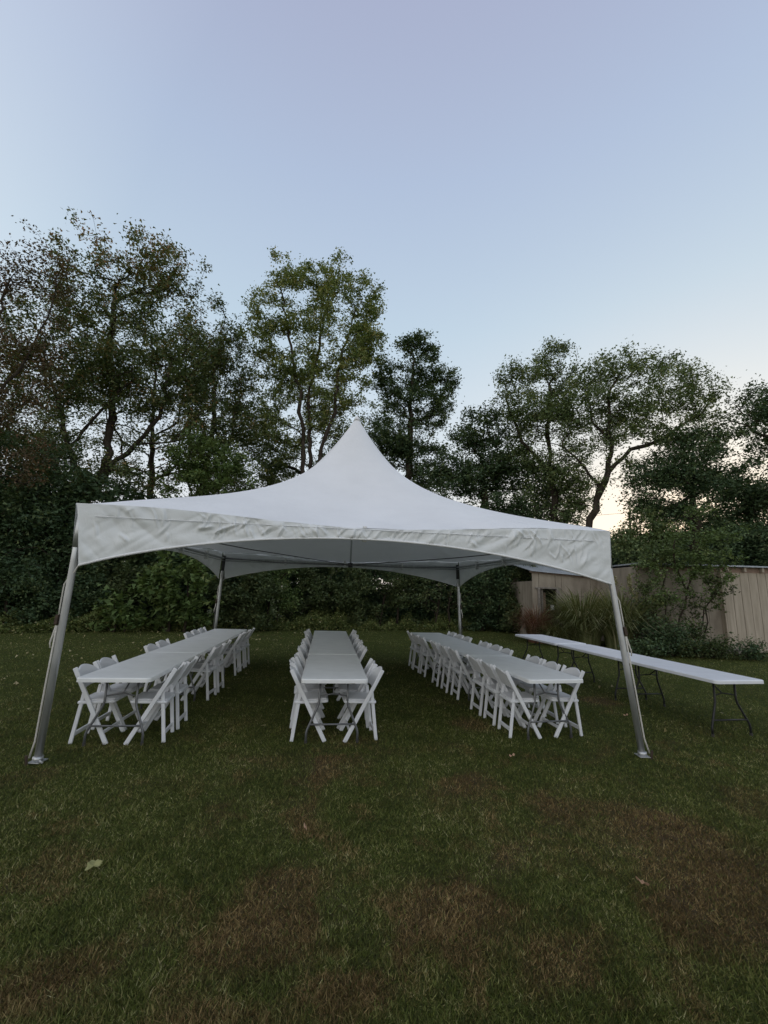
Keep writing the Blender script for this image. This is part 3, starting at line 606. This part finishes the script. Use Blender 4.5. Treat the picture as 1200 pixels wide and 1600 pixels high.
# tall weeds in front of the wood: uncountable
def leaf_field(name, label, cat, n, fx, mat, leaf, flat=.7):
    C, t = fx(n); o = link(name, leaves_mesh(name, C, np.full(len(C), leaf), t, flat, tri=True), LF[mat]); return tag(o, label, cat, kind='stuff')
def weeds(n):
    x = rng.uniform(-14, 8.5, n); ed = lawn_edge(x); h = (.25+1.1*fbm(x*1.1, x*0+3, 12)**1.4)*(.35+.65*vnoise(x*3.7, x*0, 6)); y = ed+rng.random(n)**1.2*1.3-.05; z = rng.random(n)**.8*h*(.6+.5*(y-ed))
    return np.stack([x, y, np.maximum(z, .02)], 1), np.clip(rng.beta(2, 2.6, n)+(rng.random(n) < .02)*.5, 0, 1)
leaf_field('weeds', 'strip of tall weeds and wildflowers where the lawn meets the wood', 'weeds', 52000, weeds, 'weed', .07)
def wood(n):
    x = rng.uniform(-26, 24, n); y = lawn_edge(x)+1.6+rng.random(n)**.8*7
    hm = 3.4+3.8*fbm(x*.35, x*0+1, 31); z = rng.random(n)**.9*hm
    k = (fbm(x*.9+y*.3, z*.9, 17) > .30+.06*sstep(2.5, 5, z)) & ~((x > 6.0) & (y < 19.5))
    x, y, z = x[k], y[k], z[k]
    return np.stack([x, y, z], 1), np.clip(rng.beta(2, 3, len(x))*.9, 0, 1)
leaf_field('woodland_undergrowth', 'dark tangled undergrowth filling the wood behind the lawn', 'undergrowth', 360000, wood, 'dark', .18)

# ------------------------------------------------------------------ sheds
PLY = simple('weathered_plywood', (.22, .185, .145), (.38, .33, .265), 3, .9, 0, .3, 18, .01, .2, stretch=(1, 1, .35))
PLANK = simple('tan_board', (.36, .305, .24), (.50, .43, .345), 4, .85, 0, .35, 22, .008, .2, stretch=(3, 3, .25))
TRIM = simple('pinkish_trim', (.25, .17, .13), (.34, .24, .185), 6, .85, 0, .2, 30)
TIN = simple('tin_roof', (.3, .33, .36), (.48, .51, .55), 5, .5, .3)
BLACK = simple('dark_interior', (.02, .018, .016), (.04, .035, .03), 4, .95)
WOODP = simple('grey_post', (.16, .14, .12), (.26, .23, .2), 9, .9, 0, .3, 20)
def wx(px, py, Y): return float(at(px, py, Y)[0])
def wz(px, py, Y): return float(at(px, py, Y)[2])
YS = 14.7; x0 = wx(996, 950, YS+.3); x1 = wx(1135, 950, YS); x2 = x1+7.5; zt = wz(1135, 886, YS)
shed = tag(empty('plank_shed', (x1, YS, 0)), 'tan shed with plywood side and vertical plank wall at the right edge', 'shed')
def lb(sh, name, c, sz, mat, parent=None, bevel=.004):
    b = sh.location; return MB().box((c[0]-b.x, c[1]-b.y, c[2]), sz).build(name, mat, parent or sh, bevel=bevel)
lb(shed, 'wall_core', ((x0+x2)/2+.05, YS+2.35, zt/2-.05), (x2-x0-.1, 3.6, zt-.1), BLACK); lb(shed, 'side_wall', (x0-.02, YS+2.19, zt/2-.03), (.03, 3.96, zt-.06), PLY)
i = 0; x = x1+.02
while x < x2:
    bw = .30; lb(shed, 'plank', (x+bw/2, YS+.05+rnd.uniform(-.004, .004), (zt-.22)/2+.05), (bw-.014, .03, zt-.24), PLANK); x += bw; i += 1
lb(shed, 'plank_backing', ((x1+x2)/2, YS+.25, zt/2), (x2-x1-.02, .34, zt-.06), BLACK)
for q in range(6):
    xa = x0+(x1-x0)*q/6; xb = x0+(x1-x0)*(q+1)/6 if q < 5 else x1
    lb(shed, 'plywood_sheet', ((xa+xb)/2, YS+.2+rnd.uniform(-.004, .004), zt/2-.03), (xb-xa-.012, .025, zt-.06), PLY)
lb(shed, 'corner_trim', (x1-.02, YS+.105, zt/2), (.05, .17, zt-.02), PLANK)
lb(shed, 'fascia', ((x1+x2)/2, YS+.045, zt-.09), (x2-x1, .03, .19), TRIM)
for q in range(11): lb(shed, 'rafter_end', (x1+.12+q*.62, YS-.03, zt-.08), (.07, .13, .15), PLANK)
lb(shed, 'fascia', ((x0+x1)/2, YS+.175, zt-.1), (x1-x0-.01, .03, .12), TRIM)
rf = lb(shed, 'roof', ((x0+x2)/2+.1, YS+2.1, zt+.03), (x2-x0+.3, 4.5, .05), TIN)
for q in range(2): lb(shed, 'foundation_block', (x1-.3+q*.42, YS-.05, .08), (.38, .2, .16), WOODP, bevel=.02)
# low shed further back
YL = 17.6; a0 = wx(832, 930, YL); a1 = wx(998, 930, YL); zl = wz(838, 893, YL); zr = wz(955, 905, YL); zr2 = zl+(zr-zl)*(a1-a0)/(wx(955, 930, YL)-a0)
low = tag(empty('low_shed', (a0, YL, 0)), 'low weathered plywood shed with broken doorway behind the plume grass', 'shed')
d0, d1 = wx(843, 940, YL), wx(869, 940, YL); zd = wz(856, 920, YL)
zat = lambda x: zl+(zr2-zl)*(x-a0)/(a1-a0)
def panel(name, xa, xb, z0, z1f, mat, yo=0, th=.03, gap=.006):
    mb = MB(); bx, by = a0, YL; pts = [(xa+gap, z0), (xb-gap, z0), (xb-gap, z1f(xb)), (xa+gap, z1f(xa))]
    for dy in (0, th): mb.v += [(x-bx, yo+dy, z) for x, z in pts]
    mb.f += [(0, 1, 2, 3), (7, 6, 5, 4), (0, 4, 5, 1), (1, 5, 6, 2), (2, 6, 7, 3), (3, 7, 4, 0)]
    return mb.build(name, mat, low, bevel=.003)
panel('plywood_sheet', a0, d0, 0, zat, PLY); panel('plywood_sheet', d0, d1, zd, zat, PLY, .004)
xm = d1+.25
panel('plywood_sheet', d1, xm, 0, zat, PLY)
e = xm
while e < a1-.05:
    nx_ = min(a1, e+1.2); zb_ = 1.72
    panel('plywood_sheet', e, nx_, 0, lambda x: zb_, PLY, .004); panel('plywood_sheet', e, nx_, zb_+.008, zat, PLY, -.006); e = nx_
panel('fascia', a0-.08, a1, zl, lambda x: zl, TRIM) if False else None
def slope_bar(name, z_off, hgt, yo, th, mat, xa=a0-.1, xb=a1):
    mb = MB(); 
    for dy in (0, th): mb.v += [(xa-a0, yo+dy, zat(xa)+z_off), (xb-a0, yo+dy, zat(xb)+z_off), (xb-a0, yo+dy, zat(xb)+z_off+hgt), (xa-a0, yo+dy, zat(xa)+z_off+hgt)]
    mb.f += [(0, 1, 2, 3), (7, 6, 5, 4), (0, 4, 5, 1), (1, 5, 6, 2), (2, 6, 7, 3), (3, 7, 4, 0)]
    return mb.build(name, mat, low, bevel=.003)
slope_bar('fascia', -.05, .05, -.04, .035, TRIM); 
mb = MB(); 
for (x_, y_, r_) in ((a0-.1, -.16, 0), (a1, -.16, 0), (a1, 3.3, .55), (a0-.1, 3.3, .55)): mb.v += [(x_-a0, y_, zat(x_)+.004+r_), (x_-a0, y_, zat(x_)+.03+r_)]
mb.f = [(0, 2, 4, 6), (7, 5, 3, 1), (0, 1, 3, 2), (2, 3, 5, 4), (4, 5, 7, 6), (6, 7, 1, 0)]; mb.build('roof', TIN, low)
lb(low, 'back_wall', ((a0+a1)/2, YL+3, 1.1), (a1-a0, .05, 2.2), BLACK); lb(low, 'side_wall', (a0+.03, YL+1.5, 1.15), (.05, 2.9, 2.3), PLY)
lb(low, 'door_post', (d1+.06, YL-.06, zd/2), (.11, .10, zd), WOODP, bevel=.01); lb(low, 'door_post', (d0-.03, YL-.05, zd/2), (.10, .08, zd), WOODP, bevel=.01); lb(low, 'door_post', (d0+.14, YL+.1, zd/2), (.08, .08, zd), WOODP, bevel=.01)
lb(low, 'lintel', ((d0+d1)/2, YL-.045, zd+.03), (d1-d0+.35, .06, .07), WOODP)
lb(low, 'hanging_board', (d0+.38, YL+.5, 1.0), (.12, .05, 1.7), TRIM)
can = tag(MB().tube([(0, 0, 0), (0, 0, .18), (0, 0, .2)], [.075, .075, .05], 14).build('white_jug', RESIN, None, smooth=True), 'small white jug standing inside the broken shed doorway', 'jug')
can.location = (d1-.1, YL+.15, wz(865, 953, YL+.15)); 
lb(low, 'shelf', (d1-.15, YL+.25, can.location.z-.02), (.4, .3, .03), WOODP)

# ------------------------------------------------------------------ plume grass, saplings by the shed, utility pole
def grass_clump(name, label, px, py, Y, n, h, spread, mat, arch=1.0, width=.036, cat='ornamental grass', tb=(2, 2.4)):
    g = at(px, py, Y); base = np.array([g[0], Y, 0.]); V, Fc, T = [], [], []; NSG = 5
    for i in range(n):
        a = rng.random()*6.283; r0 = rng.random()**.5*spread*.35; hh = h*(.55+.5*rng.random()); out = (spread*(.3+.95*rng.random()))*arch; b0 = len(V); wv = width*(.6+.7*rng.random())
        ca, sa = math.cos(a), math.sin(a); dr = .45+.6*rng.random()
        for k in range(NSG+1):
            u = k/NSG; rr = r0+out*u**1.7; z = hh*(u*1.45-dr*u**2.6); ww = wv*(1-u)**.6*.5+.001
            V += [(ca*rr-sa*ww, sa*rr+ca*ww, max(z, .0)), (ca*rr+sa*ww, sa*rr-ca*ww, max(z, .0))]
        for k in range(NSG): Fc.append((b0+2*k, b0+2*k+1, b0+2*k+3, b0+2*k+2)); 
        T += [float(np.clip(rng.beta(*tb), 0, 1))]*NSG
    root = tag(empty(name, tuple(base)), label, cat); link('blades', np_mesh('blades', V, Fc, T), LF[mat], root); return root
PG = 'ornamental grasses in front of the low shed'
for px, Y, h, sp, n, lab in ((912, 15.4, 2.1, 1.45, 1500, 'large arching plume grass in front of the low shed'), (968, 14.8, 2.2, 1.3, 1300, 'tall arching plume grass behind the front right tent leg'), (872, 15.6, .95, 1.0, 700, 'shorter plume grass left of the large arching clump')):
    grass_clump('plume_grass', lab, px, 985, Y, n, h, sp, 'plume')['group'] = PG
grass_clump('dry_bush', 'rusty brown dried bush below the broken shed doorway', 840, 985, 16.2, 1100, 1.5, 1.0, 'dead', .9, .016, 'dried bush')
for px, Y, lab in ((988, 14.2, 'feathery seed plumes rising right of the front right tent leg'),):
    root = tag(empty('seed_plumes', tuple(np.array([at(px, 985, Y)[0], Y, 0]))), lab, 'seed heads')
    for q in range(7):
        ox, oy, hh = rnd.uniform(-.35, .3), rnd.uniform(-.2, .2), rnd.uniform(1.7, 2.35); lean = rnd.uniform(-.15, .15)
        MB().tube([(ox, oy, 0), (ox+lean*.4, oy, hh*.6), (ox+lean, oy, hh)], [.006, .005, .003], 4).build('stalk', BARKG, root)
        k = 160; u = rng.random(k); C = np.stack([ox+lean*(.8+.3*u)+rng.normal(size=k)*.03*(1.1-u), oy+rng.normal(size=k)*.03, hh-.1+u*.32], 1)
        tag(link('plume', leaves_mesh('plume', C, np.full(k, .05), .6+.4*rng.random(k)), LF['plume'], root), kind='stuff')
make_tree('ailanthus_sapling', 'light green sapling with long arching sprays in front of the plywood wall', 'tree',
 [[(1058, 1015, 13.9), (1062, 965, 13.9), (1073, 925, 13.9), (1090, 890, 13.9)], [(1042, 1015, 14), (1040, 940, 14), (1036, 905, 14)], [(1073, 925, 13.9), (1052, 860, 13.8), (1062, 815, 13.8), (1088, 797, 13.7)], [(1098, 1000, 13.9), (1102, 950, 13.9), (1118, 915, 13.9)]],
 [(1090, 800, 26, 10, 13.7), (1118, 828, 42, 14, 13.6), (1085, 835, 40, 14, 13.7), (1060, 850, 46, 24, 13.8), (1110, 865, 42, 16, 13.7), (1040, 880, 40, 18, 13.9), (1095, 895, 40, 16, 13.8), (1125, 905, 22, 22, 13.7), (1060, 920, 50, 14, 13.9)],
 190, 34, .085, 'spray', spread=.15, rtip=.004, maxr=.03, droop=.10, dense=(1.3, 1), mult=1.6, gs=1.6)
make_tree('vine_sapling', 'vine-tangled thin sapling against the left part of the plywood wall', 'tree', [[(1012, 1015, 14.3), (1008, 950, 14.3), (1015, 900, 14.3)], [(1030, 1015, 14.2), (1025, 940, 14.2), (1040, 900, 14.2)]], [(1010, 890, 26, 18, 14.3), (1000, 930, 24, 26, 14.2), (1035, 940, 26, 22, 14.2), (1020, 860, 30, 16, 14.4)], 80, 26, .08, 'locust', spread=.16, rtip=.004, maxr=.02, mult=1.6, gs=1.6)
make_tree('sapling', 'thin leafy sapling at the corner of the plank shed', 'tree', [[(1090, 1018, 13.8), (1100, 950, 13.8), (1118, 930, 13.8)]], [(1118, 920, 20, 18, 13.7), (1098, 955, 26, 20, 13.8), (1085, 975, 22, 16, 13.8)], 40, 26, .08, 'scrub', spread=.16, rtip=.004, maxr=.02)
YP = 60; pp = at(983, 800, YP); ut = tag(empty('utility_pole', (pp[0], YP, 0)), 'distant wooden utility pole in the pale gap right of the locust', 'utility pole')
MB().tube([(0, 0, 0), (0, 0, pp[2])], [.19, .15], 10).build('pole', BARK, ut, smooth=True); MB().tube([(.05, 0, pp[2]-.1), (.05, 0, pp[2]+.7)], .045, 6).build('insulator_pin', DARKM, ut)
MB().tube([(-30, 6, pp[2]-1.5), (-12, 2, pp[2]-1.2), (0, 0, pp[2]-.1), (16, -2, pp[2]-.9), (34, -6, pp[2]+.3)], .025, 5).build('wire', DARKM, ut)

# ------------------------------------------------------------------ fallen leaves
LEAFY = simple('yellow_fallen_leaf', (.2, .2, .075), (.3, .29, .12), 30, .8); LEAFR = simple('tan_fallen_leaf', (.3, .18, .11), (.42, .27, .17), 30, .8)
def fallen(px, py, size, ang, mat, label, lobed, curl=.35):
    g = ground_at(px, py); mb = MB(); n = 28; ring_ = []
    for i in range(n):
        a = 2*math.pi*i/n; r = size*(.5+.09*math.cos(3*a+1)+.05*math.cos(7*a)) if lobed else size*.5*(.32+.68*abs(math.cos(a))**1.6)
        x, y = r*math.cos(a), r*math.sin(a)*(1 if lobed else .55); ring_.append((x, y, .035+curl*(x*x+y*y)/size*1.2+.01*math.sin(3*a)))
    mb.v = [(0, 0, .033)]+ring_; mb.f = [(0, 1+i, 1+(i+1) % n) for i in range(n)]
    o = mb.build('fallen_leaf', mat); o.location = (g[0], g[1], .01); o.rotation_euler = (R(8), R(-6), ang)
    m = o.modifiers.new('thick', 'SOLIDIFY'); m.thickness = .0012
    return tag(o, label, 'leaf', 'fallen leaves in the near grass')
fallen(145, 1364, .075, .5, LEAFY, 'large pale yellow leaf in the near grass at lower left', True)
fallen(475, 1303, .07, 1.9, LEAFR, 'small tan leaf in the near grass left of the picture centre', False)
fallen(1003, 1391, .075, 2.3, LEAFR, 'slender tan leaf in the brown grass patch at lower right', False)
fallen(800, 1187, .07, .4, LEAFR, 'tan leaf in the grass in front of the right dining row', False)
fallen(978, 1122, .075, .2, LEAFR, 'tan leaf in the grass left of the front right tent leg', False)
def litter(n):
    x = rng.uniform(-12, 6, n); y = rng.uniform(5.5, 18, n); k = (rng.random(n) < np.where(x < -2.5, .9, .25)*fbm(x*.8, y*.8, 77)*1.3) & (y < lawn_edge(x)); x, y = x[k], y[k]
    return np.stack([x, y, np.full(len(x), .05)], 1), np.clip(.75+.25*rng.random(len(x)), 0, 1)
LF['litter'] = leafmat('litter_leaves', [(0, (.2, .15, .06)), (.8, (.26, .22, .1)), (1, (.4, .34, .2))], .1)
leaf_field('leaf_litter', 'tiny pale fallen leaves speckling the lawn towards the wood', 'leaf litter', 1500, litter, 'litter', .055, .3)
